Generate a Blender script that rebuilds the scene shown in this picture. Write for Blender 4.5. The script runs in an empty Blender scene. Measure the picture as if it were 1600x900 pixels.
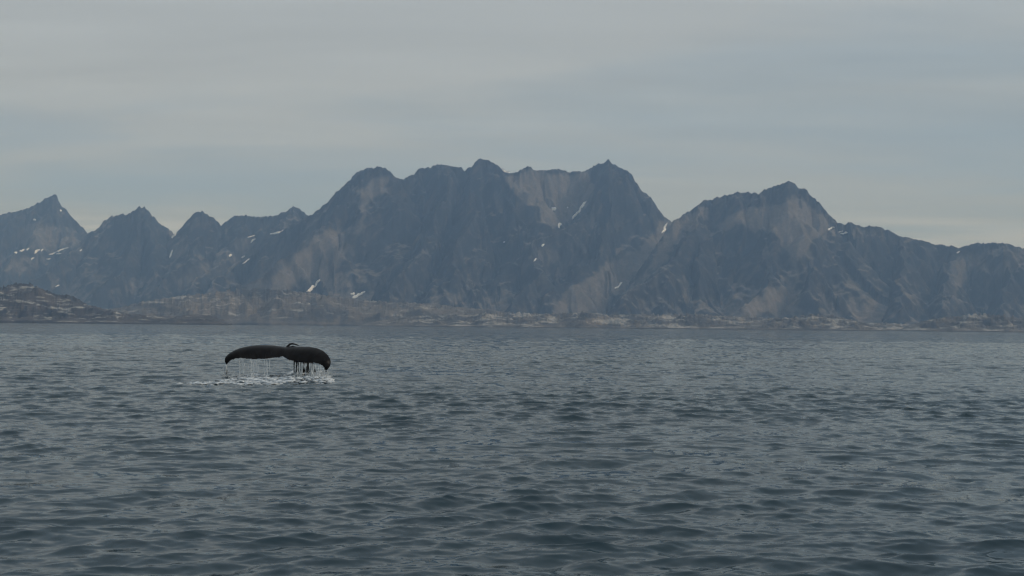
import bpy, bmesh, math
import numpy as np
from mathutils import Vector, Matrix
from mathutils.bvhtree import BVHTree

scene = bpy.context.scene
COL = scene.collection
rng = np.random.default_rng(7)

# ------------------------------------------------------------------ camera
F_PX = 1715.0                 # focal length in pixels of a 1600 px wide frame
EYE = 2.3
PITCH = math.atan((510.9 - 450.0) / F_PX)
ROLL = 0.0095
fwd = Vector((0, math.cos(PITCH), math.sin(PITCH)))
right0 = Vector((1, 0, 0))
up0 = right0.cross(fwd)
right = right0 * math.cos(ROLL) + up0 * math.sin(ROLL)
up = right.cross(fwd)
cam_data = bpy.data.cameras.new('camera')
cam = bpy.data.objects.new('camera', cam_data)
COL.objects.link(cam)
m = Matrix((right, up, -fwd)).transposed().to_4x4()
m.translation = (0, 0, EYE)
cam.matrix_world = m
cam_data.sensor_width = 36.0
cam_data.lens = 36.0 * F_PX / 1600.0
cam_data.clip_start = 0.1
cam_data.clip_end = 60000
scene.camera = cam

# ------------------------------------------------------------------ sky
SUN_ELEV, SUN_ROT = math.radians(34), math.radians(98)   # azimuth clockwise from +Y
world = bpy.data.worlds.new('World')
scene.world = world
world.use_nodes = True
nt = world.node_tree
for n in list(nt.nodes):
    nt.nodes.remove(n)


def node(t, kind, **kw):
    n = t.nodes.new(kind)
    for k, v in kw.items():
        if k == 'inp':
            for kk, vv in v.items():
                n.inputs[kk].default_value = vv
        else:
            setattr(n, k, v)
    return n


out = node(nt, 'ShaderNodeOutputWorld')
bg = node(nt, 'ShaderNodeBackground', inp={'Strength': 0.1})
sky = node(nt, 'ShaderNodeTexSky', sky_type='NISHITA', sun_disc=False,
           sun_elevation=SUN_ELEV, sun_rotation=SUN_ROT)
tc = node(nt, 'ShaderNodeTexCoord')
sep = node(nt, 'ShaderNodeSeparateXYZ')
nt.links.new(tc.outputs['Generated'], sep.inputs[0])


def wmath(op, a, b=None, clamp=False):
    n = node(nt, 'ShaderNodeMath', operation=op, use_clamp=clamp)
    for i, v in enumerate((a, b)):
        if v is None:
            continue
        if isinstance(v, (int, float)):
            n.inputs[i].default_value = v
        else:
            nt.links.new(v, n.inputs[i])
    return n.outputs[0]


zc = wmath('MAXIMUM', sep.outputs[2], 0.0)
zz = wmath('ADD', zc, 0.07)
px = wmath('DIVIDE', sep.outputs[0], zz)
py = wmath('DIVIDE', sep.outputs[1], zz)
comb = node(nt, 'ShaderNodeCombineXYZ')
nt.links.new(px, comb.inputs[0])
nt.links.new(py, comb.inputs[1])
mp = node(nt, 'ShaderNodeMapping', inp={'Scale': (0.38, 0.75, 1.0), 'Location': (2.3, 1.1, 0.3), 'Rotation': (0, 0, 0.16)})
nt.links.new(comb.outputs[0], mp.inputs[0])
n1 = node(nt, 'ShaderNodeTexNoise', inp={'Scale': 1.0, 'Detail': 5.0, 'Roughness': 0.52, 'Distortion': 0.35})
nt.links.new(mp.outputs[0], n1.inputs['Vector'])
mp2 = node(nt, 'ShaderNodeMapping', inp={'Scale': (0.8, 3.2, 1.0), 'Location': (4.2, 1.3, 0.8), 'Rotation': (0, 0, 0.1)})
nt.links.new(comb.outputs[0], mp2.inputs[0])
n2 = node(nt, 'ShaderNodeTexNoise', inp={'Scale': 1.0, 'Detail': 7.0, 'Roughness': 0.58, 'Distortion': 0.4})
nt.links.new(mp2.outputs[0], n2.inputs['Vector'])
ramp = node(nt, 'ShaderNodeValToRGB')
ramp.color_ramp.elements[0].position = 0.36
ramp.color_ramp.elements[0].color = (3.10, 3.98, 4.92, 1)
ramp.color_ramp.elements[1].position = 0.58
ramp.color_ramp.elements[1].color = (4.25, 4.80, 5.30, 1)
nt.links.new(n1.outputs['Fac'], ramp.inputs[0])
# fine veil
veil = node(nt, 'ShaderNodeMapRange', inp={'From Min': 0.3, 'From Max': 0.7, 'To Min': 0.93, 'To Max': 1.07})
nt.links.new(n2.outputs['Fac'], veil.inputs[0])
vm = node(nt, 'ShaderNodeVectorMath', operation='SCALE')
nt.links.new(ramp.outputs[0], vm.inputs[0])
nt.links.new(veil.outputs[0], vm.inputs['Scale'])
# pale band of clear cloud low over the horizon
lowv = node(nt, 'ShaderNodeMapRange', inp={'From Min': 0.42, 'From Max': 0.58, 'To Min': 1.0, 'To Max': 0.5})
nt.links.new(n1.outputs['Fac'], lowv.inputs[0])
low = node(nt, 'ShaderNodeMapRange', inp={'From Min': 0.115, 'From Max': 0.20, 'To Min': 0.85, 'To Max': 0.0})
nt.links.new(sep.outputs[2], low.inputs[0])
mixl = node(nt, 'ShaderNodeMix', data_type='RGBA')
nt.links.new(wmath('MULTIPLY', low.outputs[0], lowv.outputs[0]), mixl.inputs['Factor'])
nt.links.new(vm.outputs[0], mixl.inputs['A'])
mixl.inputs['B'].default_value = (2.95, 4.15, 5.8, 1)
# a paler strip shows under the cloud edge near the horizon
low2 = node(nt, 'ShaderNodeMapRange', inp={'From Min': 0.075, 'From Max': 0.105, 'To Min': 0.8, 'To Max': 0.0})
nt.links.new(sep.outputs[2], low2.inputs[0])
gate = node(nt, 'ShaderNodeMapRange', inp={'From Min': 0.42, 'From Max': 0.62})
nt.links.new(n2.outputs['Fac'], gate.inputs[0])
lowm = wmath('MULTIPLY', low2.outputs[0], gate.outputs[0])
mixp = node(nt, 'ShaderNodeMix', data_type='RGBA')
nt.links.new(lowm, mixp.inputs['Factor'])
nt.links.new(mixl.outputs['Result'], mixp.inputs['A'])
mixp.inputs['B'].default_value = (5.4, 6.1, 7.2, 1)
# thick overcast over the clear sky
mixs = node(nt, 'ShaderNodeMix', data_type='RGBA', inp={'Factor': 0.93})
nt.links.new(sky.outputs[0], mixs.inputs['A'])
nt.links.new(mixp.outputs['Result'], mixs.inputs['B'])
nt.links.new(mixs.outputs['Result'], bg.inputs['Color'])
nt.links.new(bg.outputs[0], out.inputs['Surface'])

# ------------------------------------------------------------------ sun behind cloud
sd = bpy.data.lights.new('sun', 'SUN')
sd.energy = 1.5
sd.angle = math.radians(10)
sd.color = (1.0, 0.95, 0.88)
sun = bpy.data.objects.new('sun', sd)
COL.objects.link(sun)
sv = Vector((math.sin(SUN_ROT) * math.cos(SUN_ELEV), math.cos(SUN_ROT) * math.cos(SUN_ELEV), math.sin(SUN_ELEV)))
sun.rotation_euler = sv.to_track_quat('Z', 'Y').to_euler()

scene.view_settings.view_transform = 'Standard'
scene.view_settings.look = 'None'
scene.view_settings.exposure = 0.0
scene.view_settings.gamma = 1.0
scene.cycles.filter_width = 1.25
scene.cycles.max_bounces = 6
scene.cycles.volume_bounces = 0

# ------------------------------------------------------------------ helpers
R_, U_, F_ = (np.array(v) for v in (right, up, fwd))


def ray(u, v):
    """direction through a pixel of the photograph, scaled so that dy = 1"""
    u = np.asarray(u, float)
    v = np.asarray(v, float)
    d = F_ + ((u - 800) / F_PX)[..., None] * R_ + ((450 - v) / F_PX)[..., None] * U_
    return d / d[..., 1:2]


def at(u, v, y):
    d = ray(u, v) * np.asarray(y, float)[..., None]
    d[..., 2] += EYE
    return d


def to_px(P):
    q = P - np.array((0, 0, EYE))
    z = q @ F_
    return 800 + F_PX * (q @ R_) / z, 450 - F_PX * (q @ U_) / z


def _hash(ix, iy, seed):
    h = (ix.astype(np.int64) * 374761393 + iy.astype(np.int64) * 668265263 + seed * 982451653) & 0xffffffff
    h = ((h ^ (h >> 13)) * 1274126177) & 0xffffffff
    h = h ^ (h >> 16)
    return h


def perlin(x, y, seed=0):
    x = np.asarray(x, float)
    y = np.asarray(y, float)
    ix = np.floor(x)
    iy = np.floor(y)
    fx = x - ix
    fy = y - iy
    ux = fx * fx * fx * (fx * (fx * 6 - 15) + 10)
    uy = fy * fy * fy * (fy * (fy * 6 - 15) + 10)

    def g(dx, dy):
        a = _hash(ix + dx, iy + dy, seed) * (2 * math.pi / 4294967296.0)
        return np.cos(a) * (fx - dx) + np.sin(a) * (fy - dy)
    a = g(0, 0) * (1 - ux) + g(1, 0) * ux
    b = g(0, 1) * (1 - ux) + g(1, 1) * ux
    return (a * (1 - uy) + b * uy) * 1.5


def fbm(x, y, seed=0, octaves=5, gain=0.5):
    s, a = 0, 1.0
    for o in range(octaves):
        s = s + a * perlin(x, y, seed + o * 17)
        x, y, a = x * 2.03 + 11.7, y * 2.03 - 5.1, a * gain
    return s


def ridged(x, y, seed=0, octaves=5, gain=0.5):
    s, a, w = 0, 1.0, 1.0
    for o in range(octaves):
        n = (1 - np.abs(perlin(x, y, seed + o * 31))) ** 2
        s = s + a * n * w
        w = np.clip(n * 1.4, 0, 1)
        x, y, a = x * 2.07 + 3.3, y * 2.07 + 8.9, a * gain
    return s


def sstep(a, b, x):
    t = np.clip((x - a) / (b - a), 0, 1)
    return t * t * (3 - 2 * t)


def mesh_from(name, V, Fq, mat, smooth=True, parent=None, attrs=None):
    me = bpy.data.meshes.new(name)
    V = np.asarray(V, np.float32)
    Fq = np.asarray(Fq, np.int32)
    k = Fq.shape[1]
    me.vertices.add(len(V))
    me.vertices.foreach_set('co', V.ravel())
    me.loops.add(Fq.size)
    me.loops.foreach_set('vertex_index', Fq.ravel())
    me.polygons.add(len(Fq))
    me.polygons.foreach_set('loop_start', np.arange(0, Fq.size, k, dtype=np.int32))
    if smooth:
        me.polygons.foreach_set('use_smooth', np.ones(len(Fq), bool))
    for an, av in (attrs or {}).items():
        at_ = me.attributes.new(an, 'FLOAT', 'POINT')
        at_.data.foreach_set('value', np.asarray(av, np.float32))
    me.update(calc_edges=True)
    me.validate()
    o = bpy.data.objects.new(name, me)
    COL.objects.link(o)
    if mat:
        me.materials.append(mat)
    if parent:
        o.parent = parent
    return o


def grid_faces(nr, nc, wrap=False):
    i = np.arange(nr - 1)[:, None] * nc
    j = np.arange(nc if wrap else nc - 1)[None, :]
    j2 = (j + 1) % nc
    return np.stack([i + j, i + j2, i + nc + j2, i + nc + j], -1).reshape(-1, 4)


def tag(o, label=None, cat=None, group=None, kind=None):
    for k, v in (('label', label), ('category', cat), ('group', group), ('kind', kind)):
        if v:
            o[k] = v
    return o


# ------------------------------------------------------------------ materials
def new_mat(name):
    mt = bpy.data.materials.new(name)
    mt.use_nodes = True
    t = mt.node_tree
    b = t.nodes['Principled BSDF']
    return mt, t, b


def noise(t, vec, scale, detail=4.0, rough=0.55, dist=0.0):
    n = node(t, 'ShaderNodeTexNoise', inp={'Scale': scale, 'Detail': detail, 'Roughness': rough, 'Distortion': dist})
    t.links.new(vec, n.inputs['Vector'])
    return n.outputs['Fac']


def mapping(t, vec, scale=(1, 1, 1), rot=(0, 0, 0), loc=(0, 0, 0)):
    n = node(t, 'ShaderNodeMapping', inp={'Scale': scale, 'Rotation': rot, 'Location': loc})
    t.links.new(vec, n.inputs[0])
    return n.outputs[0]


def mrange(t, v, a, b, c=0.0, d=1.0):
    n = node(t, 'ShaderNodeMapRange', inp={'From Min': a, 'From Max': b, 'To Min': c, 'To Max': d})
    t.links.new(v, n.inputs[0])
    return n.outputs[0]


def mixc(t, fac, a, b, blend='MIX'):
    n = node(t, 'ShaderNodeMix', data_type='RGBA', blend_type=blend)
    for key, v in (('Factor', fac), ('A', a), ('B', b)):
        s = n.inputs[key]
        if isinstance(v, (int, float)):
            s.default_value = v
        elif isinstance(v, tuple):
            s.default_value = v + (1,) if len(v) == 3 else v
        else:
            t.links.new(v, s)
    return n.outputs['Result']


def rock_material(name, dark, mid, scree, pale, pale_amt=0.0, scale=1.0, contrast=0.6, beds=None):
    mt, t, b = new_mat(name)
    geo = node(t, 'ShaderNodeNewGeometry')
    pos = geo.outputs['Position']
    at_s = node(t, 'ShaderNodeAttribute', attribute_name='scree')
    # streaks running down the faces, patches and fine grain
    big = noise(t, mapping(t, mapping(t, pos, (1, 1, 1), (0, -0.55, 0)), (0.0075 * scale, 0.0075 * scale, 0.0022 * scale)), 1.0, 6, 0.62, 0.6)
    streak = noise(t, mapping(t, mapping(t, pos, (1, 1, 1), (0, -0.55, 0)), (0.020 * scale, 0.020 * scale, 0.0045 * scale)), 1.0, 6, 0.62, 0.8)
    if beds:
        streak = noise(t, mapping(t, pos, beds), 1.0, 6, 0.62, 0.6)
    fine = noise(t, mapping(t, pos, (0.06 * scale,) * 3), 1.0, 6, 0.65)
    bs = node(t, 'ShaderNodeMath', operation='ADD')
    t.links.new(big, bs.inputs[0])
    t.links.new(at_s.outputs['Fac'], bs.inputs[1])
    c = mixc(t, mrange(t, bs.outputs[0], 0.36, 0.66), dark, mid)
    c = mixc(t, mrange(t, streak, 0.50, 0.72, 0, 0.5 * contrast), c, scree)
    sc = node(t, 'ShaderNodeMath', operation='MULTIPLY_ADD')
    t.links.new(at_s.outputs['Fac'], sc.inputs[0])
    sc.inputs[1].default_value = 1.25
    sub = node(t, 'ShaderNodeMath', operation='SUBTRACT')
    t.links.new(streak, sub.inputs[0])
    sub.inputs[1].default_value = 0.55
    hf = node(t, 'ShaderNodeMath', operation='MULTIPLY', inp={1: 0.6})
    t.links.new(sub.outputs[0], hf.inputs[0])
    t.links.new(hf.outputs[0], sc.inputs[2])
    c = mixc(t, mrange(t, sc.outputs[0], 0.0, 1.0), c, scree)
    if pale_amt:
        at_p = node(t, 'ShaderNodeAttribute', attribute_name='pale')
        pn = noise(t, mapping(t, pos, (0.0038 * scale, 0.005 * scale, 0.024 * scale)), 1.0, 7, 0.64, 0.5)
        add = node(t, 'ShaderNodeMath', operation='MULTIPLY_ADD')
        t.links.new(at_p.outputs['Fac'], add.inputs[0])
        add.inputs[1].default_value = 0.12
        t.links.new(pn, add.inputs[2])
        c = mixc(t, mrange(t, add.outputs[0], 0.52, 0.62, 0, pale_amt), c, pale)
    g = mrange(t, fine, 0.3, 0.7, 1 - 0.4 * contrast, 1 + 0.4 * contrast)
    gs = node(t, 'ShaderNodeVectorMath', operation='SCALE')
    t.links.new(c, gs.inputs[0])
    t.links.new(g, gs.inputs['Scale'])
    t.links.new(gs.outputs[0], b.inputs['Base Color'])
    b.inputs['Roughness'].default_value = 0.9
    b.inputs['Specular IOR Level'].default_value = 0.25
    bp = node(t, 'ShaderNodeBump', inp={'Strength': 0.8, 'Distance': 9.0 / scale})
    t.links.new(streak, bp.inputs['Height'])
    t.links.new(bp.outputs[0], b.inputs['Normal'])
    return mt


M_mount = rock_material('mountain_rock', (0.013, 0.017, 0.024), (0.088, 0.086, 0.086), (0.190, 0.162, 0.142), (0.2, 0.19, 0.18), contrast=0.8)
M_low = rock_material('low_hill_rock', (0.048, 0.048, 0.047), (0.090, 0.085, 0.080), (0.160, 0.136, 0.112), (0.36, 0.355, 0.345), 0.7, 2.2, 1.1, (0.009, 0.011, 0.045))
M_head = rock_material('headland_rock', (0.026, 0.028, 0.029), (0.066, 0.059, 0.057), (0.11, 0.101, 0.09), (0.34, 0.34, 0.33), 0.9, 5.0, 1.0, (0.014, 0.016, 0.08))

M_snow, t, b = new_mat('old_snow')
geo = node(t, 'ShaderNodeNewGeometry')
nn = noise(t, mapping(t, geo.outputs['Position'], (0.05, 0.05, 0.05)), 1.0, 5)
t.links.new(mixc(t, mrange(t, nn, 0.35, 0.6), (0.80, 0.80, 0.80), (0.92, 0.92, 0.93)), b.inputs['Base Color'])
b.inputs['Roughness'].default_value = 0.7

M_water, t, b = new_mat('sea_water')
geo = node(t, 'ShaderNodeNewGeometry')
wn = noise(t, mapping(t, geo.outputs['Position'], (0.02, 0.02, 0.02)), 1.0, 3)
t.links.new(mixc(t, mrange(t, wn, 0.35, 0.65), (0.019, 0.040, 0.054), (0.025, 0.050, 0.065)), b.inputs['Base Color'])
rp = node(t, 'ShaderNodeAttribute', attribute_name='ripple')
b.inputs['Roughness'].default_value = 0.06
b.inputs['IOR'].default_value = 1.333
def slope_noise(scale, det):
    n = node(t, 'ShaderNodeTexNoise', inp={'Scale': 1.0, 'Detail': det, 'Roughness': 0.6, 'Distortion': 0.2})
    t.links.new(mapping(t, geo.outputs['Position'], scale, (0, 0, 0.1)), n.inputs['Vector'])
    v = node(t, 'ShaderNodeVectorMath', operation='SUBTRACT')
    t.links.new(n.outputs['Color'], v.inputs[0])
    v.inputs[1].default_value = (0.5, 0.5, 0.5)
    return v.outputs[0]


s1 = slope_noise((3.5, 7.0, 0.0), 3.0)        # ripples
s2 = slope_noise((0.5, 1.1, 0.0), 3.0)        # wavelets that the far mesh cannot carry
k1 = node(t, 'ShaderNodeVectorMath', operation='MULTIPLY')
t.links.new(s1, k1.inputs[0])
k1.inputs[1].default_value = (0.26, 0.40, 0.0)
k2 = node(t, 'ShaderNodeVectorMath', operation='MULTIPLY')
t.links.new(s2, k2.inputs[0])
k2.inputs[1].default_value = (3.6, 6.0, 0.0)
k3 = node(t, 'ShaderNodeVectorMath', operation='SCALE')
t.links.new(k2.outputs[0], k3.inputs[0])
gp = noise(t, mapping(t, geo.outputs['Position'], (0.07, 0.022, 0.0)), 1.0, 3)
gm = node(t, 'ShaderNodeMath', operation='MULTIPLY')
t.links.new(rp.outputs['Fac'], gm.inputs[0])
t.links.new(mrange(t, gp, 0.35, 0.65, 0.45, 1.5), gm.inputs[1])
t.links.new(gm.outputs[0], k3.inputs['Scale'])
ad = node(t, 'ShaderNodeVectorMath', operation='ADD')
t.links.new(k1.outputs[0], ad.inputs[0])
t.links.new(k3.outputs[0], ad.inputs[1])
ad2 = node(t, 'ShaderNodeVectorMath', operation='ADD')
t.links.new(geo.outputs['Normal'], ad2.inputs[0])
t.links.new(ad.outputs[0], ad2.inputs[1])
nz = node(t, 'ShaderNodeVectorMath', operation='NORMALIZE')
t.links.new(ad2.outputs[0], nz.inputs[0])
t.links.new(nz.outputs[0], b.inputs['Normal'])

M_whale, t, b = new_mat('wet_whale_skin')
tcn = node(t, 'ShaderNodeNewGeometry')
wsp = noise(t, mapping(t, tcn.outputs['Position'], (3, 3, 3)), 1.0, 6, 0.6)
wsc = noise(t, mapping(t, tcn.outputs['Position'], (22, 22, 22)), 1.0, 3, 0.6)
c = mixc(t, mrange(t, wsp, 0.35, 0.7), (0.0075, 0.0075, 0.0085), (0.016, 0.0150, 0.0150))
c = mixc(t, mrange(t, wsc, 0.70, 0.80, 0, 0.35), c, (0.10, 0.10, 0.10))
t.links.new(c, b.inputs['Base Color'])
b.inputs['Roughness'].default_value = 0.34
b.inputs['Specular IOR Level'].default_value = 0.05
bp = node(t, 'ShaderNodeBump', inp={'Strength': 0.3, 'Distance': 0.02})
t.links.new(wsp, bp.inputs['Height'])
t.links.new(bp.outputs[0], b.inputs['Normal'])

M_foam, t, b = new_mat('white_foam')
geo = node(t, 'ShaderNodeNewGeometry')
fn = noise(t, mapping(t, geo.outputs['Position'], (9, 9, 9)), 1.0, 4)
t.links.new(mixc(t, mrange(t, fn, 0.35, 0.65), (0.30, 0.34, 0.37), (0.66, 0.69, 0.71)), b.inputs['Base Color'])
b.inputs['Roughness'].default_value = 0.6

M_drip, t, b = new_mat('falling_water')
geo = node(t, 'ShaderNodeNewGeometry')
fn = noise(t, mapping(t, geo.outputs['Position'], (14, 14, 4)), 1.0, 3)
b.inputs['Base Color'].default_value = (0.72, 0.76, 0.78, 1)
b.inputs['Roughness'].default_value = 0.35
t.links.new(mrange(t, fn, 0.36, 0.58, 0.12, 0.85), b.inputs['Alpha'])

# ------------------------------------------------------------------ sea
G = 9.81
WIND = math.radians(97)       # waves run toward / away from the boat


def wave_band(lmin, lmax, L, N, rms, seed, spread, ang):
    r = np.random.default_rng(seed)
    k1 = np.fft.fftfreq(N, L / N) * 2 * math.pi
    kx, ky = np.meshgrid(k1, k1, indexing='ij')
    k = np.hypot(kx, ky)
    k[0, 0] = 1e9
    lam = 2 * math.pi / k
    w = sstep(lmin * 0.8, lmin * 1.25, lam) * (1 - sstep(lmax * 0.8, lmax * 1.25, lam))
    th = np.arctan2(ky, kx)
    cosd = np.cos(th - ang)
    S = w * k ** -1.9 * (np.abs(cosd) ** (2 * spread) + 0.04) * np.where(cosd > 0, 1.0, 0.35)
    H = (r.normal(size=(N, N)) + 1j * r.normal(size=(N, N))) * S
    h = np.fft.ifft2(H).real
    sc = rms / h.std()
    dx = np.fft.ifft2(-1j * kx / k * H).real * sc
    dy = np.fft.ifft2(-1j * ky / k * H).real * sc
    return dict(L=L, N=N, h=(h * sc).astype(np.float32), dx=dx.astype(np.float32), dy=dy.astype(np.float32), lam=math.sqrt(lmin * lmax))


BANDS = [
    wave_band(6.0, 18.0, 389.0, 256, 0.029, 21, 4.0, WIND - 0.10),
    wave_band(3.0, 6.0, 143.0, 256, 0.0105, 22, 2.4, WIND),
    wave_band(1.5, 3.0, 73.0, 384, 0.0125, 23, 1.8, WIND + 0.06),
    wave_band(0.75, 1.5, 41.0, 384, 0.0152, 24, 1.4, WIND - 0.06),
    wave_band(0.38, 0.75, 20.7, 384, 0.0114, 25, 1.2, WIND + 0.1),
    wave_band(0.18, 0.38, 10.9, 512, 0.0046, 26, 1.1, WIND - 0.04),
    wave_band(0.10, 0.18, 6.1, 512, 0.0018, 27, 1.0, WIND),
]
CHOP = -1.35      # surface drifts towards the crests, which sharpens them


def sample(arr, N, L, x, y):
    fx = (x / L * N) % N
    fy = (y / L * N) % N
    ix = np.floor(fx).astype(np.int32)
    iy = np.floor(fy).astype(np.int32)
    ax = (fx - ix).astype(np.float32)
    ay = (fy - iy).astype(np.float32)
    ix %= N
    iy %= N
    ix1 = (ix + 1) % N
    iy1 = (iy + 1) % N
    return (arr[ix, iy] * (1 - ax) + arr[ix1, iy] * ax) * (1 - ay) + (arr[ix, iy1] * (1 - ax) + arr[ix1, iy1] * ax) * ay


def sea(x, y, spacing=0.02):
    X = np.array(x, float)
    Y = np.array(y, float)
    Z = np.zeros_like(X)
    ox, oy = X.copy(), Y.copy()
    # slow patches of stronger and weaker chop
    gust = 1.0 + 0.55 * perlin(ox / 27.0 + 3.1, oy / 19.0 + 0.7, 5) + 0.3 * perlin(ox / 8.0, oy / 6.0, 6)
    gust = np.clip(gust, 0.45, 1.35)
    lost = np.zeros_like(X)
    for i, bnd in enumerate(BANDS):
        w = sstep(1.0, 2.0, bnd['lam'] / spacing) * (gust if i > 1 else 1.0)
        lost += (1 - np.clip(w, 0, 1) ** 2) * (2 * math.pi / bnd['lam'] * float(bnd['h'].std())) ** 2
        Z += w * sample(bnd['h'], bnd['N'], bnd['L'], ox, oy)
        X += CHOP * (1.0 if i < 5 else 0.6) * w * sample(bnd['dx'], bnd['N'], bnd['L'], ox, oy)
        Y += CHOP * (1.0 if i < 5 else 0.6) * w * sample(bnd['dy'], bnd['N'], bnd['L'], ox, oy)
    return X, Y, Z, lost


def geom(a, b, q):
    return a * (b / a) ** np.linspace(0, 1, int(math.log(b / a) / q), endpoint=False)


rr = np.concatenate([geom(1.0, 8.0, 0.05), geom(8.0, 250, 0.0026), geom(250, 900, 0.005), geom(900, 11500, 0.02), [11500]])
HALF = math.radians(28.5)
th = np.concatenate([np.linspace(-HALF, HALF, 560), np.linspace(HALF, 2 * math.pi - HALF, 62)[1:-1]])
dth = np.concatenate([np.full(560, 2 * HALF / 559), np.full(60, (2 * math.pi - 2 * HALF) / 61)])
Rg, Tg = np.meshgrid(rr, th, indexing='ij')
dr = np.gradient(rr)[:, None]
sp = np.maximum(dr, 0.45 * rr[:, None] * dth[None, :])
X, Y, Z, lost = sea(Rg * np.sin(Tg), Rg * np.cos(Tg), sp)
V = np.stack([X, Y, Z], -1).reshape(-1, 3)
Fs = grid_faces(len(rr), len(th), True)[:, ::-1]
water = mesh_from('sea', V, Fs, M_water, attrs={'ripple': np.sqrt(lost).ravel()})
tag(water, 'dark blue grey choppy sea covered in small wind waves', 'sea', kind='structure')
# close the disc under the boat
cap = bmesh.new()
cap.from_mesh(water.data)
cap.verts.ensure_lookup_table()
cap.faces.new([cap.verts[i] for i in range(len(th))][::-1])
cap.to_mesh(water.data)
cap.free()
if water.data.polygons[1000].normal.z < 0:
    water.data.flip_normals()


def sea_z(x, y):
    return sea(np.atleast_1d(x), np.atleast_1d(y), 0.03)[2]


# ------------------------------------------------------------------ mountains
BVHS = []


def smooth_profile(pts, us, jag, seed):
    p = np.array(pts, float)
    v = np.interp(us, p[:, 0], p[:, 1])
    return v + jag * (fbm(us / 6.0, us * 0 + 0.37, seed, 5, 0.62))


def inside(poly, x, y):
    """signed distance to a polygon, positive inside"""
    p = np.array(poly, float)
    ins = np.zeros(x.shape, bool)
    dist = np.full(x.shape, 1e9)
    for i in range(len(p)):
        (ax, ay), (bx, by) = p[i], p[(i + 1) % len(p)]
        ins ^= ((ay > y) != (by > y)) & (x < (bx - ax) * (y - ay) / (by - ay + 1e-9) + ax)
        t_ = np.clip(((x - ax) * (bx - ax) + (y - ay) * (by - ay)) / ((bx - ax) ** 2 + (by - ay) ** 2), 0, 1)
        dist = np.minimum(dist, np.hypot(x - ax - t_ * (bx - ax), y - ay - t_ * (by - ay)))
    return np.where(ins, dist, -dist)


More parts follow.
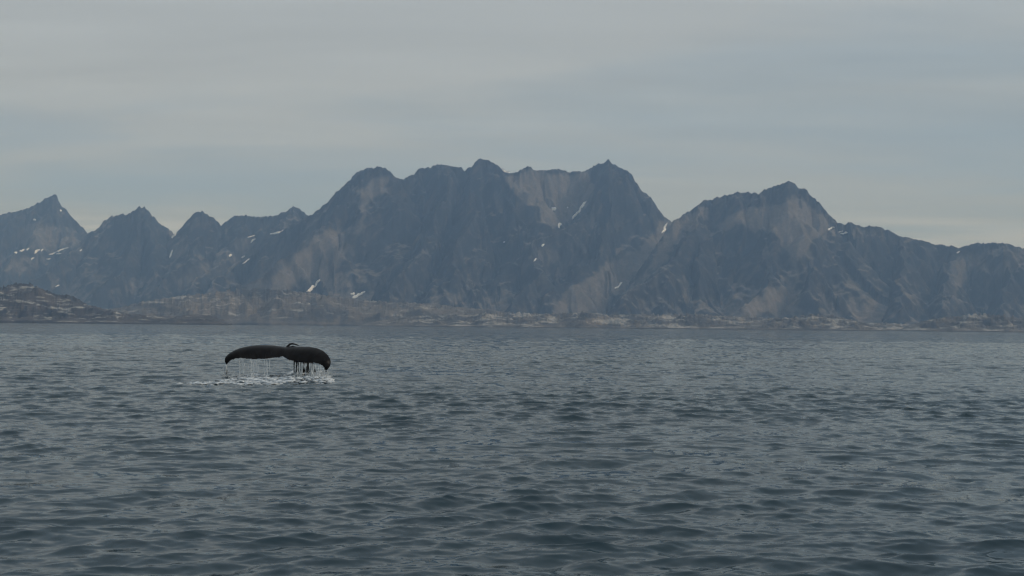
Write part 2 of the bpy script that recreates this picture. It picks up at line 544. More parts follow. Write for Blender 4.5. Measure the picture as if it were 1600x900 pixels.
def mountain(name, label, ridge, Y0, spurs, blobs, seed, front=1250.0, back=500.0, wig=160.0, slope=1.0, jag=2.0, step=1.25, mat=None, nrow=230, fans=()):
    us = np.arange(ridge[0][0], ridge[-1][0] + 0.01, step)
    vs = smooth_profile(ridge, us, jag, seed)
    yr = Y0 + wig * fbm(us / 140.0, us * 0 + seed * 1.7, seed + 3, 3)
    P = at(us, vs, yr)
    lines = [P]
    for s in spurs:
        q = np.array(s, float)
        n = max(8, int(np.hypot(*(np.diff(q[:, :2], axis=0).T)).sum() / 2.0))
        tt = np.linspace(0, len(q) - 1, n)
        uu, vv, dd = (np.interp(tt, np.arange(len(q)), q[:, i]) for i in range(3))
        uu = uu + 3.0 * perlin(tt * 2.3, tt * 0 + seed, seed + 9)
        lines.append(at(uu, vv, Y0 - dd))
    ridge_pts = np.concatenate(lines)
    arc = np.concatenate([np.concatenate([[0], np.cumsum(np.linalg.norm(np.diff(l, axis=0), axis=1))]) + 3000.0 * i for i, l in enumerate(lines)])
    # grid of the terrain: columns fan out a little with distance
    a = ray(us, vs)[:, 0]
    yy = np.concatenate([np.linspace(Y0 - front, Y0 + 120, int(nrow * 0.86), endpoint=False), np.linspace(Y0 + 120, Y0 + back, nrow - int(nrow * 0.86))])
    Yg, Ag = np.meshgrid(yy, a, indexing='ij')
    Xg = Ag * Yg
    wx = Xg + 55 * fbm(Xg / 260, Yg / 260, seed + 21, 4)
    wy = Yg + 55 * fbm(Xg / 260 + 40, Yg / 260, seed + 22, 4)
    best = np.full(Xg.shape, -1e9)
    own = np.zeros(Xg.shape, int)
    for i in range(len(ridge_pts)):
        p = ridge_pts[i]
        h = p[2] - slope * np.hypot(wx - p[0], wy - p[1])
        k = h > best
        best = np.where(k, h, best)
        own[k] = i
    Hh = ridge_pts[own, 2]
    d = (Hh - best) / slope
    tt = best / np.maximum(Hh, 30.0)
    z = np.where(tt > 0, Hh * (0.55 * tt * tt + 0.45 * tt), best * 0.45)
    s = arc[own]
    ramp_d = sstep(0, 180, d)
    gul = ridged(s / 190.0, d / 1100.0 + seed, seed + 5, 3, 0.45) - 0.9
    iso = ridged(Xg / 400.0, Yg / 400.0, seed + 6, 4, 0.36) - 0.9
    crag = fbm(Xg / 60.0, Yg / 60.0, seed + 8, 5, 0.6)
    rough = np.clip(tt, 0.12, 1) ** 0.5
    z = z + ramp_d * rough * (85 * gul + 80 * iso) + (0.25 + 0.75 * ramp_d) * rough * 6 * crag
    # meet the traced skyline at the crest
    e = P[:, 2] - EYE
    e = e / P[:, 1]
    mx = ((z - EYE) / Yg).max(axis=0)
    dif = e - mx
    dif = np.convolve(np.pad(dif, 2, 'edge'), np.array([1, 2, 3, 2, 1]) / 9.0, 'valid')
    top = np.clip((z - EYE) / Yg / mx[None, :], 0, 1)
    z = z + dif[None, :] * Yg * sstep(0.6, 0.98, top)
    top = np.clip((z - EYE) / Yg / e[None, :], 0, 1.2)
    mx = ((z - EYE) / Yg).max(axis=0)
    z = z + (e - mx)[None, :] * Yg * sstep(0.86, 0.99, top)
    V = np.stack([Xg, Yg, z], -1)
    # loose stone lies where the ground is gentler and hollow
    gy = np.gradient(z, axis=0) / np.gradient(Yg, axis=0)
    gx = np.gradient(z, axis=1) / np.gradient(Xg, axis=1)
    sl = np.hypot(gx, gy)
    lap = z - (np.roll(z, 6, 0) + np.roll(z, -6, 0) + np.roll(z, 6, 1) + np.roll(z, -6, 1)) / 4
    scree = 0.34 * (1 - sstep(0.45, 0.95, sl)) + 0.20 * sstep(2, -8, lap) - 0.30 * sstep(0.9, 1.5, sl) - 0.06
    pu, pv = to_px(V.reshape(-1, 3))
    pu = pu.reshape(z.shape) + 9 * fbm(Xg / 90, z / 90, seed + 44, 4)
    pv = pv.reshape(z.shape) + 9 * fbm(Xg / 90 + 9, z / 90, seed + 45, 4)
    foot_haze = sstep(0.42, 0.08, z / Hh)
    scree = scree + 0.22 * foot_haze  # lower slopes painted paler, low-lying haze put into the rock colour
    for val, poly in fans:
        sdst = inside(poly, pu, pv)
        cover = sstep(-6.0, 8.0, sdst)
        scree = scree * (1 - 0.7 * cover) + val * cover
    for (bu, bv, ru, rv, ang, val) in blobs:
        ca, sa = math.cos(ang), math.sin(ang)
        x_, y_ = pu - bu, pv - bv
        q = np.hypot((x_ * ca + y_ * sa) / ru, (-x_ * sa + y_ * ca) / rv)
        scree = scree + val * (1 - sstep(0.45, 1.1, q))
    nr, nc = z.shape
    Fq = grid_faces(nr, nc)
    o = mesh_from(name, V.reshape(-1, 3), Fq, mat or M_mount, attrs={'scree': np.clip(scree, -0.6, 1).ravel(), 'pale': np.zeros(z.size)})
    tag(o, label, 'mountain', kind='structure')
    BVHS.append((o, BVHTree.FromPolygons([tuple(v) for v in V.reshape(-1, 3)], [tuple(f) for f in Fq.tolist()])))
    return o


A_R = [(-260, 420), (-200, 372), (-150, 385), (-90, 350), (-40, 343), (0, 335.6), (14, 331), (36, 327), (55.5, 319), (72, 310), (83, 304.5), (89, 306), (91, 313), (97, 323),
       (107, 331), (119.5, 346.7), (130.5, 356), (137.5, 364.7), (160, 388), (200, 420), (250, 450)]
mountain('mountain', 'pale grey peak with a hooked summit at the far left, snow specks below it', A_R, 8600,
         [[(83, 306, 0), (70, 345, 250), (40, 380, 600), (10, 420, 900)], [(97, 324, 0), (120, 375, 350), (110, 410, 700)], [(36, 327, 0), (10, 360, 300), (-30, 400, 700)]],
         [(70, 372, 70, 28, 0.1, 0.45), (30, 415, 60, 25, 0, 0.35), (85, 335, 18, 30, 0, 0.15)], 101)
B_R = [(-20, 470), (30, 445), (70, 425), (110, 395), (137.5, 364.7), (150, 359), (158, 349.5), (173.6, 338), (191.7, 334), (196.7, 337.8), (205.5, 331), (216.7, 323), (226, 324),
       (236, 334), (250, 349.5), (264, 359), (273.6, 366), (290, 385), (320, 415), (370, 445)]
mountain('mountain', 'dark pyramid peak with a shoulder on its left, second from the left', B_R, 7900,
         [[(221, 323, 0), (215, 370, 320), (190, 420, 700), (150, 455, 950)], [(158, 350, 0), (110, 400, 350), (50, 440, 700)], [(221, 323, 0), (248, 380, 350), (240, 430, 700)]],
         [(220, 375, 50, 50, 0, -0.45), (165, 345, 22, 9, -0.5, 0.45), (130, 385, 40, 14, -0.5, 0.3), (270, 372, 14, 16, 0, 0.5), (230, 445, 90, 22, -0.1, 0.3), (120, 440, 60, 18, -0.3, 0.15)], 202)
C_R = [(215, 440), (240, 405), (262, 378), (273.6, 363.3), (280.5, 358), (291.7, 345), (304, 333), (315, 329), (325, 335.5), (336, 342.5), (346, 353), (355.5, 344), (366.7, 337.5),
       (383, 336.4), (400, 339), (427, 337), (447, 330), (458, 321.7), (468, 326), (482.7, 338), (505, 350), (540, 380), (600, 420), (660, 450)]
mountain('mountain', 'low serrated mountain of three small peaks between pyramid peak and main massif', C_R, 7700,
         [[(315, 329, 0), (310, 380, 350), (280, 420, 650), (240, 455, 950)], [(383, 337, 0), (350, 400, 450), (300, 445, 900)], [(458, 322, 0), (430, 370, 350), (370, 410, 700), (320, 455, 1050)]],
         [(330, 420, 90, 20, -0.35, 0.4), (300, 352, 12, 14, 0, 0.3), (400, 375, 60, 10, -0.4, 0.3), (280, 385, 14, 26, 0.3, 0.4), (420, 425, 80, 16, -0.3, 0.25)], 303)
D_R = [(330, 450), (370, 415), (410, 385), (450, 355), (482.7, 338), (497, 328), (510, 318), (523, 303), (540, 287), (557, 270), (572, 263), (590, 261), (603, 263), (617, 275), (630, 280.7),
       (645, 273), (655, 264), (672, 261.7), (687, 255.7), (703, 259), (722, 261.7), (726, 267.7), (740, 256.7), (748, 248), (758, 248), (777, 258), (790, 266), (801, 272),
       (815, 264), (825, 260.7), (840, 266.7), (857, 265), (873, 264), (885, 269), (907, 268), (920, 264), (933, 256), (943, 254), (950, 249), (960, 257), (973, 262), (987, 270),
       (993, 285), (1003, 298), (1017, 308), (1027, 325), (1037, 338), (1047, 345), (1065, 352), (1100, 385), (1150, 425), (1220, 460)]
mountain('mountain', 'tallest mountain massif in the middle with a stony bowl below its right summit', D_R, 7100,
         [[(590, 262, 0), (540, 320, 300), (480, 380, 650), (410, 425, 950), (350, 460, 1200)],
          [(590, 262, 0), (575, 330, 350), (560, 372, 480), (620, 395, 560), (600, 440, 900)],
          [(700, 258, 0), (690, 320, 350), (655, 395, 700), (610, 460, 1100)],
          [(752, 248, 0), (745, 310, 350), (715, 390, 750), (690, 460, 1100)],
          [(765, 255, 0), (795, 320, 380), (840, 372, 560), (850, 420, 850), (800, 470, 1150)],
          [(950, 250, 0), (935, 310, 300), (890, 352, 480), (845, 372, 560)],
          [(950, 250, 0), (955, 330, 380), (930, 400, 700), (860, 460, 1050)],
          [(993, 286, 0), (1010, 340, 330), (985, 380, 560)]],
         [(720, 472, 260, 18, 0.02, 0.15),  # wide first patch: pale haze at the massif's foot, painted into the colour
          (850, 400, 26, 40, 0.4, 0.25), (585, 290, 34, 24, -0.4, 0.3), (560, 340, 10, 40, 0.3, 0.2), (500, 380, 55, 16, -0.5, 0.35), (740, 440, 16, 60, 0.7, 0.2), (660, 400, 10, 50, 0.6, 0.3),
          (470, 420, 60, 22, -0.6, 0.3), (640, 340, 60, 70, 0.5, -0.25), (720, 350, 34, 90, 0.45, -0.3), (960, 320, 38, 70, -0.3, -0.4), (890, 420, 34, 60, 0.4, -0.25), (790, 430, 50, 50, 0, -0.25), (590, 420, 50, 50, 0.4, -0.25), (540, 440, 60, 18, 0, 0.25)], 404, front=1350, fans=[
             (0.38, [(800, 273), (825, 264), (840, 268), (880, 270), (905, 270), (925, 268), (930, 290), (915, 318), (895, 345), (875, 357), (850, 350), (838, 330), (820, 312), (800, 300), (790, 283)]),
             (0.34, [(1046, 347), (1050, 365), (1035, 385), (1010, 410), (985, 440), (960, 465), (940, 488), (872, 490), (868, 470), (900, 440), (935, 415), (962, 400), (1000, 390), (1018, 365), (1030, 345)]),
             (0.06, [(480, 342), (510, 340), (540, 365), (560, 385), (540, 410), (500, 430), (480, 455), (420, 470), (350, 460), (380, 430), (430, 395)]),
             (0.08, [(572, 280), (590, 272), (606, 282), (598, 300), (580, 318), (572, 350), (560, 372), (548, 368), (560, 330), (560, 300)])])
E_R = [(880, 510), (920, 490), (955, 470), (985, 440), (1010, 405), (1035, 370), (1052, 345), (1067, 336), (1088, 323), (1103, 311), (1112, 312), (1127, 306.7), (1139, 303), (1161, 300), (1184, 303), (1195, 296.7), (1217.5, 288),
       (1236, 283), (1244, 288), (1247.5, 294), (1261, 296), (1266, 305), (1281, 318), (1296, 335), (1309, 348), (1319, 351), (1328, 347), (1349, 354), (1369, 352.6), (1386, 359),
       (1409, 369.5), (1435, 374), (1454, 381), (1472, 382), (1502.5, 387), (1521, 380), (1540, 380), (1562, 378.5), (1581, 383), (1600, 388.6), (1650, 402), (1710, 395), (1780, 420), (1860, 440)]
mountain('mountain', 'broad mountain on the right with a knobbed summit and brown stone slope', E_R, 6600,
         [[(1100, 312, 0), (1075, 365, 320), (1030, 420, 650), (970, 470, 1000)],
          [(1165, 301, 0), (1150, 360, 250), (1100, 375, 330), (1085, 440, 700)],
          [(1150, 362, 250), (1215, 378, 300), (1200, 440, 750), (1170, 480, 1000)],
          [(1240, 286, 0), (1262, 340, 300), (1280, 385, 500), (1262, 450, 850)],
          [(1340, 350, 0), (1345, 400, 350), (1310, 460, 800)],
          [(1400, 366, 0), (1420, 420, 400), (1400, 470, 850)],
          [(1500, 388, 0), (1480, 430, 350), (1470, 480, 800)],
          [(1560, 380, 0), (1580, 430, 400), (1560, 480, 800)]],
         [(1300, 478, 300, 20, 0.02, 0.15), (1085, 402, 36, 40, 0.4, -0.6), (1170, 410, 56, 42, 0, -0.6), (1150, 322, 46, 16, 0, -0.3), (1330, 400, 40, 30, 0, -0.35), (1440, 420, 60, 34, 0, -0.3), (1570, 450, 50, 24, 0, -0.3), (1160, 330, 50, 14, 0, 0.2), (1330, 365, 40, 12, 0.1, 0.35),  # the broad first patch paints a hazy paler base into the rock
          (1190, 470, 80, 22, -0.5, 0.3), (1030, 420, 8, 50, 0.5, 0.3), (1070, 452, 12, 26, -0.3, 0.3), (1420, 440, 30, 26, -0.5, 0.2), (1560, 420, 50, 16, 0, 0.25), (1490, 430, 14, 40, 0, 0.2), (1345, 400, 10, 30, 0, 0.2)], 505, front=1150, fans=[
             (0.40, [(1150, 330), (1190, 318), (1222, 322), (1236, 300), (1262, 318), (1290, 338), (1307, 352), (1285, 365), (1265, 385), (1250, 405), (1240, 417), (1228, 400), (1215, 375), (1195, 362), (1170, 355), (1130, 363), (1118, 356)]),
             (0.50, [(1050, 346), (1075, 337), (1102, 314), (1106, 330), (1085, 355), (1060, 372), (1030, 410), (1002, 436), (1018, 400), (1038, 368)]),
             (0.08, [(1150, 495), (1180, 465), (1200, 446), (1222, 446), (1245, 465), (1262, 495)]),
             (0.18, [(1490, 395), (1600, 392), (1600, 405), (1540, 402), (1512, 430), (1500, 470), (1484, 470), (1492, 430)])])


# ------------------------------------------------------------------ low rocky land at the water
def low_land(name, label, cat, ridge, Y0, depth, seed, mat, scree, pale, step=0.8, jag=1.5, nrow=70, blobs=()):
    us = np.arange(ridge[0][0], ridge[-1][0] + 0.01, step)
    vs = smooth_profile(ridge, us, 0.0, seed)
    ker = np.hanning(23)
    vs = np.convolve(np.pad(vs, 11, 'edge'), ker / ker.sum(), 'valid')
    yr = Y0 + depth * 0.55 + depth * 0.12 * fbm(us / 60, us * 0 + 0.2, seed, 3)
    P = at(us, vs, yr)
    a = ray(us, vs)[:, 0]
    tt = np.linspace(0, 1, nrow)
    Tt, A2 = np.meshgrid(tt, a, indexing='ij')
    shore = Y0 + depth * 0.08 * fbm(us / 60, us * 0 + 0.3, seed + 2, 3)
    Yg = shore[None, :] + Tt * depth
    Xg = A2 * Yg
    crest = np.maximum(P[:, 2], 0.3)[None, :]
    tr = (yr - shore)[None, :] / depth
    f = np.where(Tt < tr, sstep(-0.08, 1.0, Tt / tr) ** 0.8, 1 - 0.9 * sstep(0, 1, (Tt - tr) / (1 - tr)))
    L = max(crest.max() * 1.7, 80)
    bump = ridged(Xg / L, Yg / L, seed + 4, 5, 0.55) - 0.95
    bump2 = fbm(Xg / (L * 0.22), Yg / (L * 0.22), seed + 5, 5, 0.6)
    z = crest * f + crest * (0.36 * bump + 0.10 * bump2) * sstep(0.0, 0.2, Tt) + 0.4
    z[0] = -3
    e = (P[:, 2] - EYE) / P[:, 1]
    mx = ((z - EYE) / Yg).max(axis=0)
    top = np.clip((z - EYE) / Yg / np.maximum(mx, 1e-6)[None, :], 0, 1)
    dif = np.convolve(np.pad(e - mx, 11, 'edge'), ker / ker.sum(), 'valid')
    z = z + dif[None, :] * Yg * sstep(0.3, 0.95, top)
    z[-1] = -3
    V = np.stack([Xg, Yg, z], -1)
    pu, pv = to_px(V.reshape(-1, 3))
    pu = pu.reshape(z.shape)
    sc = np.full(z.shape, scree) + 0.3 * fbm(Xg / (L * 0.6), Yg / (L * 0.6), seed + 7, 4)
    pv = pv.reshape(z.shape)
    for (bu, bv, ru, rv, val) in blobs:
        q = np.hypot((pu + 8 * fbm(Xg / 60, Yg / 60, 5, 3) - bu) / ru, (pv + 3 * fbm(Xg / 60, Yg / 60, 6, 3) - bv) / rv)
        sc = sc + val * (1 - sstep(0.6, 1.1, q))
    tide = 1 - sstep(1.5, 5.0, z)
    sc = sc * (1 - tide) - 0.6 * tide
    pl = np.full(z.shape, pale) - 3.0 * tide + 0.5 * fbm(Xg / L, Yg / L, seed + 8, 3)
    o = mesh_from(name, V.reshape(-1, 3), grid_faces(*z.shape), mat, attrs={'scree': np.clip(sc, -0.6, 1).ravel(), 'pale': pl.ravel()})
    tag(o, label, cat, kind='structure')
    return o


low_land('low_hills', 'low brown and grey rocky hills at the foot of the mountains, left of centre', 'hills',
         [(120, 503), (150, 484), (185, 481), (205, 476), (230, 470), (250, 467), (265, 465), (290, 461), (320, 459), (345, 455), (370, 453), (400, 451), (440, 453), (480, 457),
          (500, 460), (520, 463), (545, 466), (560, 469), (600, 471), (640, 473), (680, 475), (720, 480), (760, 483), (800, 489), (840, 493), (880, 500), (930, 512)],
         4700, 900, 61, M_low, 0.22, -0.35, blobs=[(410, 457, 46, 8, -0.6), (500, 490, 42, 15, -0.6), (335, 479, 80, 14, 0.35), (650, 495, 30, 10, -0.4), (260, 480, 40, 8, -0.3)])
low_land('rocky_shore', 'long low strip of pale and rusty bare rock along the far waterline', 'shore',
         [(560, 508), (600, 500), (640, 494), (700, 492), (740, 489), (800, 488), (850, 490), (900, 489), (915, 487), (950, 492), (1000, 491), (1050, 492), (1085, 490), (1130, 494), (1200, 496.5),
          (1240, 497), (1300, 501), (1340, 504), (1395, 505), (1420, 507), (1470, 509), (1560, 512), (1660, 516), (1750, 521)],
         4400, 650, 62, M_low, 0.10, 0.1, blobs=[(938, 501, 22, 8, 0.7), (985, 499, 24, 7, -0.4), (690, 500, 40, 9, -0.4), (1090, 502, 60, 5, -0.3), (900, 497, 30, 5, -0.3)])
low_land('rocky_hummock', 'low rounded rock hummock on the shore below the right mountain', 'hills',
         [(1150, 516), (1185, 503), (1210, 499), (1240, 495.5), (1268, 491), (1300, 494), (1325, 498), (1345, 503), (1365, 509), (1385, 518)],
         4250, 300, 63, M_low, 0.1, 0.1)
low_land('rocky_hummock', 'grey layered rock hill on the shore at the right edge', 'hills',
         [(1400, 518.5), (1420, 508), (1445, 501), (1470, 496), (1500, 494), (1520, 490), (1550, 491), (1600, 497), (1650, 500), (1720, 508), (1780, 521)],
         4200, 500, 64, M_low, 0.0, 0.0)
low_land('headland', 'dark grey rocky headland flecked with pale slabs at the far left', 'headland',
         [(-260, 470), (-180, 445), (-90, 438), (-40, 444), (0, 450), (15, 445), (27, 442), (50, 444), (75, 455), (87, 460), (110, 461), (125, 469), (137, 476), (150, 479), (162, 482), (185, 487),
          (210, 490), (240, 494), (270, 494), (305, 491), (330, 493), (350, 500), (363, 505.5)],
         3300, 600, 65, M_head, 0.05, -0.25, step=0.7)


# ------------------------------------------------------------------ old snow lying in the gullies
def drape(pts):
    out_ = []
    for (u, v) in pts:
        d = Vector(ray(u, v).tolist()).normalized()
        bestd = None
        for o, bv in BVHS:
            hit, nrm, _, dist = bv.ray_cast(Vector((0, 0, EYE)), d)
            if hit is not None and (bestd is None or dist < bestd[3]):
                bestd = (o, hit, nrm, dist)
        out_.append(bestd)
    return out_


def snow(p0, p1, w, seed):
    """a bank of snow lying between two places on the slope, w wide"""
    p0, p1 = np.array(p0, float), np.array(p1, float)
    ax = p1 - p0
    ln = max(np.hypot(*ax), 0.01)
    ax /= ln
    nx = np.array((-ax[1], ax[0]))
    n = max(5, int(ln / 1.2) + 4)
    k = 5
    ss = np.linspace(0, 1, n)
    taper = np.sqrt(np.clip(1 - (2 * ss - 1) ** 2, 0.02, 1))
    wa = w * taper * (1 + 0.7 * perlin(ss * ln / 4.0 + 0.3, ss * 0 + seed, seed))
    off = 0.5 * w * perlin(ss * ln / 6.0, ss * 0 + seed + 0.5, seed + 1)
    pts, edge = [], []
    for i in range(n):
        for j in range(k):
            q = p0 + ax * ln * ss[i] + nx * (off[i] + wa[i] * (j / (k - 1) - 0.5))
            pts.append(q)
            edge.append(i in (0, n - 1) or j in (0, k - 1))
    hits = drape(pts)
    ok = [h for h in hits if h]
    if len(ok) < 4:
        return
    host = max({h[0] for h in ok}, key=lambda o: sum(1 for h in ok if h[0] is o))
    V, good = [], []
    dm = np.median([h[3] for h in ok if h[0] is host])
    for h, e in zip(hits, edge):
        if h is None or h[0] is not host or abs(h[3] - dm) > 260:
            V.append((0, 0, 0))
            good.append(False)
        else:
            nrm = h[2] if h[2].z > 0 else -h[2]
            V.append(tuple(h[1] + nrm * (-2.0 if e else 5.0)))
            good.append(True)
    Fq = [f for f in grid_faces(n, k).tolist() if all(good[i] for i in f)]
    if not Fq:
        return
    used = sorted({i for f in Fq for i in f})
    mp_ = {o: i for i, o in enumerate(used)}
    mesh_from('snow_patch', [V[i] for i in used], [[mp_[i] for i in f] for f in Fq], M_snow, parent=host)


SNOW = [((21, 394), (27, 394), 3.5), ((30, 392), (39, 391), 3), ((41, 391), (46, 388), 2.5), ((53, 396), (63, 391), 4), ((64, 393), (68, 390), 2.2), ((48, 405), (54, 404), 3.5), ((76, 398), (107, 386), 2.6),
        ((87, 397), (96, 395), 2.2), ((124, 391), (128, 391), 3), ((94, 327), (97, 329), 4), ((52, 345), (56, 343), 4), ((72, 405), (79, 404), 1.6),
        ((266, 368), (276, 365.5), 6), ((270, 390), (264, 406), 2.4), ((386, 371), (399, 368), 2), ((391, 379), (400, 373), 2.4), ((358, 398), (362, 400), 5), ((376, 402), (383, 400), 2.5),
        ((379, 413), (390, 404), 2.6), ((422, 367), (445, 360), 3), ((480, 457), (491, 447), 5.5), ((489, 449), (501, 437), 3.5), ((548, 461), (554, 457), 4), ((550, 465), (563, 461), 5), ((558, 463), (571, 455), 3),
        ((784, 265), (797, 271), 2.4), ((786, 379), (789, 377), 2), ((862, 324), (867, 330), 7), ((871, 354), (878, 350), 6), ((893, 342), (904, 331), 4.5), ((900, 335), (917, 315), 4.2), ((846, 385), (851, 382), 4),
        ((886, 325), (888, 324), 2), ((833, 408), (838, 404), 2.5), ((1034, 365), (1043, 348), 3.8), ((960, 451), (973, 442), 3), ((1293, 359), (1304, 355), 3.5), ((1310, 362), (1317, 360), 2.6), ((1313, 366), (1325, 364), 3.2),
        ((1494, 394.5), (1500, 393), 2.5), ((86, 449), (93, 446), 1.8)]
for i, (p0, p1, w) in enumerate(SNOW):
    snow(p0, p1, w, 900 + i * 7)


# ------------------------------------------------------------------ whale
YW = 48.0
LT = [(353.5, 570, -.30), (350.6, 564, -.28), (351.6, 558.5, -.22), (357.5, 552.6, -.1), (366, 547.5, .08), (376, 543.6, .22), (388, 541, .36), (400, 539.6, .46), (415, 539.3, .56), (428, 540, .64), (440, 541.9, .70), (448, 543.6, .72)]
TL = [(354.5, 569.8, -.33), (358, 566, -.36), (362, 563, -.40), (368, 561.2, -.44), (376, 560.6, -.46), (384, 561.6, -.47), (400, 562.2, -.46), (415, 561.6, -.42), (428, 560.2, -.34), (436, 558.9, -.24), (441, 556.6, -.12)]
LR = [(448, 543.6, .72), (460, 542.2, .68), (472, 541.6, .60), (485, 542, .50), (496, 544, .36), (505, 548, .20), (512, 554, .04), (516.6, 561, -.10), (517.3, 568, -.20), (515, 574, -.27), (510.5, 578.8, -.30)]
TR = [(441, 556.6, -.12), (444, 560.2, -.24), (452, 563.4, -.34), (462, 565.1, -.42), (475, 566.6, -.47), (487, 567.3, -.48), (495, 568.6, -.46), (502, 571.2, -.42), (505.5, 574.4, -.38), (506.5, 577.5, -.35), (509.0, 578.9, -.33)]


def resample(pts, n):
    p = np.array(pts, float)
    s = np.concatenate([[0], np.cumsum(np.hypot(*np.diff(p[:, :2], axis=0).T))])
    x = np.linspace(0, s[-1], n)
    # smooth through the traced points
    q = np.stack([np.interp(x, s, p[:, i]) for i in range(3)], -1)
    for _ in range(3):
        q[1:-1] = (q[:-2] + 2 * q[1:-1] + q[2:]) / 4
    return q


NS = 90
lead = np.concatenate([resample(LT, NS), resample(LR, NS)[1:]])
trail = np.concatenate([resample(TL, NS), resample(TR, NS)[1:]])
sarr = np.linspace(-1, 1, len(lead))
trail[:, 1] += 0.9 * (fbm(sarr * 26, sarr * 0 + 0.4, 77, 3)) * (1 - np.abs(sarr) ** 4)
Lp = at(lead[:, 0], lead[:, 1], YW + lead[:, 2])
Tp = at(trail[:, 0], trail[:, 1], YW + trail[:, 2])
NCH = 18
cc = np.linspace(0, 1, NCH) ** 1.2
thick = 0.030 + 0.085 * (1 - np.abs(sarr)) ** 0.6
chord = Tp - Lp
span = np.gradient(Lp + Tp, axis=0)
nrm = np.cross(span, chord)
nrm /= np.linalg.norm(nrm, axis=1)[:, None] + 1e-9
nrm[nrm[:, 2] < 0] *= -1
pro = 1.9 * np.sqrt(np.clip(cc, 0, 1)) * (1 - cc) ** 0.9 + 0.10 * (1 - cc ** 8)
pro[0] = 0
camb = 0.10 * np.sin(math.pi * cc)
base = Lp[:, None] + chord[:, None] * cc[None, :, None]
cam_amt = np.linalg.norm(chord, axis=1)[:, None] * camb[None, :]
topS = base + nrm[:, None] * (cam_amt + thick[:, None] * pro[None] * 0.5)[..., None]
botS = base + nrm[:, None] * (cam_amt - thick[:, None] * pro[None] * 0.5)[..., None]
loop = np.concatenate([topS, botS[:, ::-1]], 1)          # closed section ring
nsec, nring = loop.shape[:2]
Vw = loop.reshape(-1, 3).tolist()
Fw = []
for i in range(nsec - 1):
    for j in range(nring):
        j2 = (j + 1) % nring
        Fw.append((i * nring + j, i * nring + j2, (i + 1) * nring + j2, (i + 1) * nring + j))
Fw.append(tuple(range(nring)))
Fw.append(tuple((nsec - 1) * nring + j for j in range(nring))[::-1])


def tube_geo(V, F, pts, rx, ry=None, n=14, side=None):
    """rings round a curve; rx across (camera left-right), ry along the second axis"""
    pts = np.array(pts, float)
    tan = np.gradient(pts, axis=0)
    base_i = len(V)
    for i, p in enumerate(pts):
        tn = tan[i] / np.linalg.norm(tan[i])
        e1 = np.array(side if side is not None else (1.0, 0, 0))
        e1 = e1 - tn * (e1 @ tn)
        e1 /= np.linalg.norm(e1)
        e2 = np.cross(tn, e1)
        for k in range(n):
            a = 2 * math.pi * k / n
            V.append((p + e1 * math.cos(a) * rx[i] + e2 * math.sin(a) * (ry or rx)[i]).tolist())
    for i in range(len(pts) - 1):
        for k in range(n):
            k2 = (k + 1) % n
            F.append((base_i + i * n + k, base_i + i * n + k2, base_i + (i + 1) * n + k2, base_i + (i + 1) * n + k))
    F.append(tuple(base_i + k for k in range(n))[::-1])
    F.append(tuple(base_i + (len(pts) - 1) * n + k for k in range(n)))


# tail stock rising out of the sea behind the flukes and arching over into them
stock = np.array([(483, 640, 1.35), (480, 610, 1.25), (477, 588, 1.15), (474, 570, 1.08), (469, 556, 1.02), (463, 547.6, .92), (457, 545.6, .78), (450, 547.8, .62), (445, 550, .42), (442, 554, .15)])
SP = at(stock[:, 0], stock[:, 1], YW + stock[:, 2])
tube_geo(Vw, Fw, SP, [.66, .60, .53, .45, .33, .2, .16, .15, .13, .07], [.62, .56, .47, .36, .26, .19, .16, .13, .09, .05], 20)
# the keel of the stock stands up as a thin crescent
keel = np.array([(446.5, 546, .62), (449, 541.6, .70), (452.5, 538.2, .78), (456.5, 537.0, .86), (460.5, 537.8, .94), (464.5, 539.0, 1.0), (467.5, 540.6, 1.05)])
KP = at(keel[:, 0], keel[:, 1], YW + keel[:, 2])
tube_geo(Vw, Fw, KP, [.06, .052, .048, .044, .036, .026, .016], None, 10, side=(0, 1, 0))
me = bpy.data.meshes.new('whale_body')
me.from_pydata([tuple(v) for v in Vw], [], Fw)
bm = bmesh.new()
bm.from_mesh(me)
bmesh.ops.recalc_face_normals(bm, faces=bm.faces)
bm.to_mesh(me)
bm.free()
tmp = bpy.data.objects.new('whale_body', me)
COL.objects.link(tmp)
rm = tmp.modifiers.new('remesh', 'REMESH')
rm.mode = 'VOXEL'
rm.voxel_size = 0.016
sm = tmp.modifiers.new('smooth', 'SMOOTH')
sm.iterations = 3
sm.factor = 0.4
dg = bpy.context.evaluated_depsgraph_get()
me2 = bpy.data.meshes.new_from_object(tmp.evaluated_get(dg))
bpy.data.objects.remove(tmp)
whale = bpy.data.objects.new('whale', me2)
COL.objects.link(whale)
me2.materials.clear()
me2.materials.append(M_whale)
me2.polygons.foreach_set('use_smooth', np.ones(len(me2.polygons), bool))
tag(whale, 'black whale tail with drooping flukes raised above the sea, dripping water', 'whale')

# ------------------------------------------------------------------ water running off the flukes
Vd, Fd = [], []


def stream(p, x_drift, y_drift, r0, gaps):
    zb = float(sea_z(p[0], p[1])[0]) - 0.03
    H = p[2] - zb
    if H < 0.08:
        return
    n = max(5, int(H / 0.07))
    tt = np.linspace(0, 1, n)
    pts = np.stack([p[0] + x_drift * tt ** 2 + 0.012 * perlin(tt * 5 + p[0] * 9, tt * 0 + 1.3, 3), p[1] + y_drift * tt ** 2, p[2] - H * tt], -1)
    rad = r0 * (0.7 + 0.6 * rng.random(n)) * (1 + 0.6 * tt)
    i = 0
    while i < n - 2:
        j = min(n, i + int(rng.integers(3, 9)))
        if rng.random() > gaps and j - i >= 3:
            rr_ = rad[i:j].copy()
            rr_[0] *= 0.4
            rr_[-1] *= 0.4
            tube_geo(Vd, Fd, pts[i:j], rr_.tolist(), None, 5)
        i = j - 1 if gaps < 0.1 else j
    return


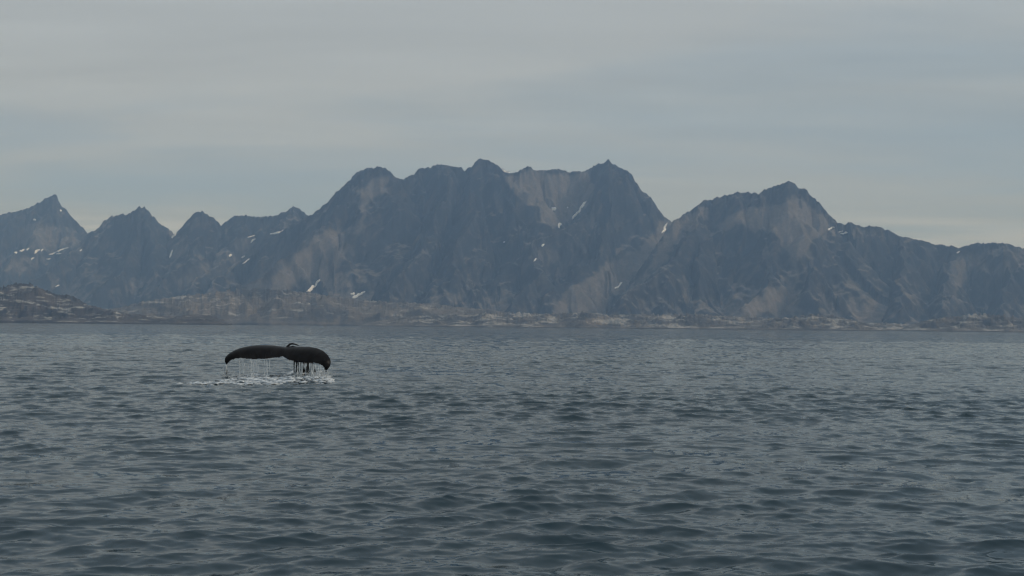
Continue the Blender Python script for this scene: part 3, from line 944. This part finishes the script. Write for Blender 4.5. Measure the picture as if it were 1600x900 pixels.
def edge_at(u):
    k = int(np.argmin(np.abs(trail[:, 0] - u) + 100 * (trail[:, 0] < 350)))
    return Tp[k] - np.array((0, 0.0, 0.01))


for u in np.concatenate([rng.normal(353, 0.9, 18), rng.normal(353, 2.0, 8)]):
    stream(Tp[0] + np.array(((u - 353.5) * .028, rng.normal(0, .03), 0)), rng.normal(0, .03), 0, rng.uniform(.011, .022), 0.10)
def clusters(u0, u1, nc, per, spread):
    c = rng.uniform(u0, u1, nc)
    return np.clip(np.concatenate([rng.normal(x, spread, rng.integers(1, per)) for x in c]), u0 - 2, u1 + 2)


for u in clusters(368, 420, 30, 6, 1.1):
    p = edge_at(u)
    drop = 0.0 if rng.random() < 0.5 else rng.uniform(0.05, 0.35)
    stream(p + np.array((rng.normal(0, .02), rng.uniform(-.02, .12), -drop)), rng.normal(0, .02), 0, rng.lognormal(-5.2, .45), rng.uniform(.15, .6))
for u in np.concatenate([clusters(458, 497, 13, 7, 1.2), rng.uniform(460, 494, 10)]):
    p = edge_at(u)
    stream(p + np.array((rng.normal(0, .02), rng.uniform(-.02, .2), 0)), rng.normal(0, .02), 0, rng.lognormal(-4.5, .45), rng.uniform(.05, .3))
for u in clusters(496, 516, 7, 6, 1.2):
    p = edge_at(min(u, 508)) if u < 508 else Tp[-1] + np.array(((u - 510) * .028, 0, 0.02))
    stream(p, rng.normal(0.02, .03), 0, rng.lognormal(-5.0, .4), rng.uniform(.2, .5))
md = bpy.data.meshes.new('falling_water')
md.from_pydata([tuple(v) for v in Vd], [], Fd)
md.polygons.foreach_set('use_smooth', np.ones(len(md.polygons), bool))
md.materials.append(M_drip)
drips = bpy.data.objects.new('falling_water', md)
COL.objects.link(drips)
tag(drips, 'thin white streams of water falling from the whale flukes', 'water', kind='stuff')

# ------------------------------------------------------------------ foam where the water comes down
ico = bmesh.new()
bmesh.ops.create_icosphere(ico, subdivisions=1, radius=1.0)
ico_v = np.array([v.co[:] for v in ico.verts])
ico_f = np.array([[v.index for v in f.verts] for f in ico.faces])
ico.free()


def blobs_mesh(name, C, S, mat):
    n = len(C)
    jit = 1 + 0.35 * rng.normal(size=(n, len(ico_v), 1))
    V = C[:, None] + ico_v[None] * S[:, None] * np.clip(jit, .5, 1.6)
    F = ico_f[None] + (np.arange(n) * len(ico_v))[:, None, None]
    return mesh_from(name, V.reshape(-1, 3), F.reshape(-1, 3), mat)


def sea_px(u, v):
    d = ray(np.array(u), np.array(v))
    tq = -EYE / d[..., 2]
    return d[..., 0] * tq, d[..., 1] * tq


BANDF = [(300, 597.0, 0.5, 60), (316, 596.8, 0.6, 120), (338, 596, 0.8, 200), (360, 594.5, 1.3, 260), (385, 594, 2.2, 380), (405, 592, 2.6, 460), (425, 594.5, 2.2, 330), (440, 592.5, 2.2, 380),
         (455, 590.5, 2.4, 460), (470, 588.8, 2.0, 520), (485, 589.5, 2.2, 420), (500, 591.5, 2.4, 420), (510, 593, 1.8, 180)]
fu, fv = [], []
for (u, v, s, n) in BANDF:
    fu.append(rng.normal(u, 8, n))
    fv.append(rng.normal(v, s * 0.9, n))
fu, fv = np.concatenate(fu), np.concatenate(fv)
keep = fbm(fu / 9.0, fv / 1.6, 55, 3) > -0.08
keep &= fu < 519
fu, fv = fu[keep], fv[keep]
fx, fy = sea_px(fu, fv)
X, Y, Z, _ = sea(fx, fy, 0.03)
n = len(X)
lift = np.where((fu > 452) & (fu < 512), np.abs(rng.normal(0, 0.05, n)), 0.0)
C = np.stack([X, Y, Z + 0.005 + lift], -1)
sz = rng.lognormal(-3.0, 0.5, n)
S = np.stack([sz * 1.7, sz * 1.3, sz * 0.42], -1)
foam = blobs_mesh('sea_foam', C, S, M_foam)
tag(foam, 'white foam churned on the sea below the dripping whale tail', 'foam', kind='stuff')
# thrown drops above the foam
n = 650
su = np.concatenate([rng.normal(503, 9, n // 2), rng.normal(478, 12, n // 4), rng.normal(353, 4.0, n - n // 2 - n // 4)])
sx, sy = sea_px(su, np.full(n, 590.0))
X, Y, Z, _ = sea(sx, sy, 0.03)
hh = np.abs(rng.normal(0, 0.15, n)) + 0.02
C = np.stack([X, Y + rng.normal(0, .2, n), Z + hh], -1)
sz = rng.uniform(.005, .016, n)
sp_ = blobs_mesh('spray', C, np.stack([sz, sz, sz * 1.4], -1), M_foam)
tag(sp_, 'small white drops splashing up around the whale tail', 'spray', kind='stuff')

# ------------------------------------------------------------------ haze
zmax = max(v[2] for o, _ in BVHS for v in o.bound_box)
HX, HB, HT = 11800.0, -2.5, zmax + 20.0
hv = [(x, y, z) for z in (HB, HT) for y in (-HX, HX) for x in (-HX, HX)]
hf = [(0, 2, 3, 1), (4, 5, 7, 6), (0, 1, 5, 4), (2, 6, 7, 3), (0, 4, 6, 2), (1, 3, 7, 5)]
hm = bpy.data.materials.new('haze_air')
hm.use_nodes = True
ht = hm.node_tree
for n in list(ht.nodes):
    ht.nodes.remove(n)
ho = node(ht, 'ShaderNodeOutputMaterial')
hp = node(ht, 'ShaderNodeVolumePrincipled', inp={'Color': (0.37, 0.60, 1.0, 1), 'Absorption Color': (1, 1, 1, 1), 'Density': 1.12e-4, 'Anisotropy': 0.0})
ht.links.new(hp.outputs[0], ho.inputs['Volume'])
haze = mesh_from('haze', hv, hf, hm, smooth=False)
tag(haze, 'thin blue grey haze over the sea and mountains', 'haze', kind='stuff')
print('TRIS', sum(len(o.data.polygons) * (2 if len(o.data.polygons) > 20 else 2) for o in scene.objects if o.type == 'MESH'))
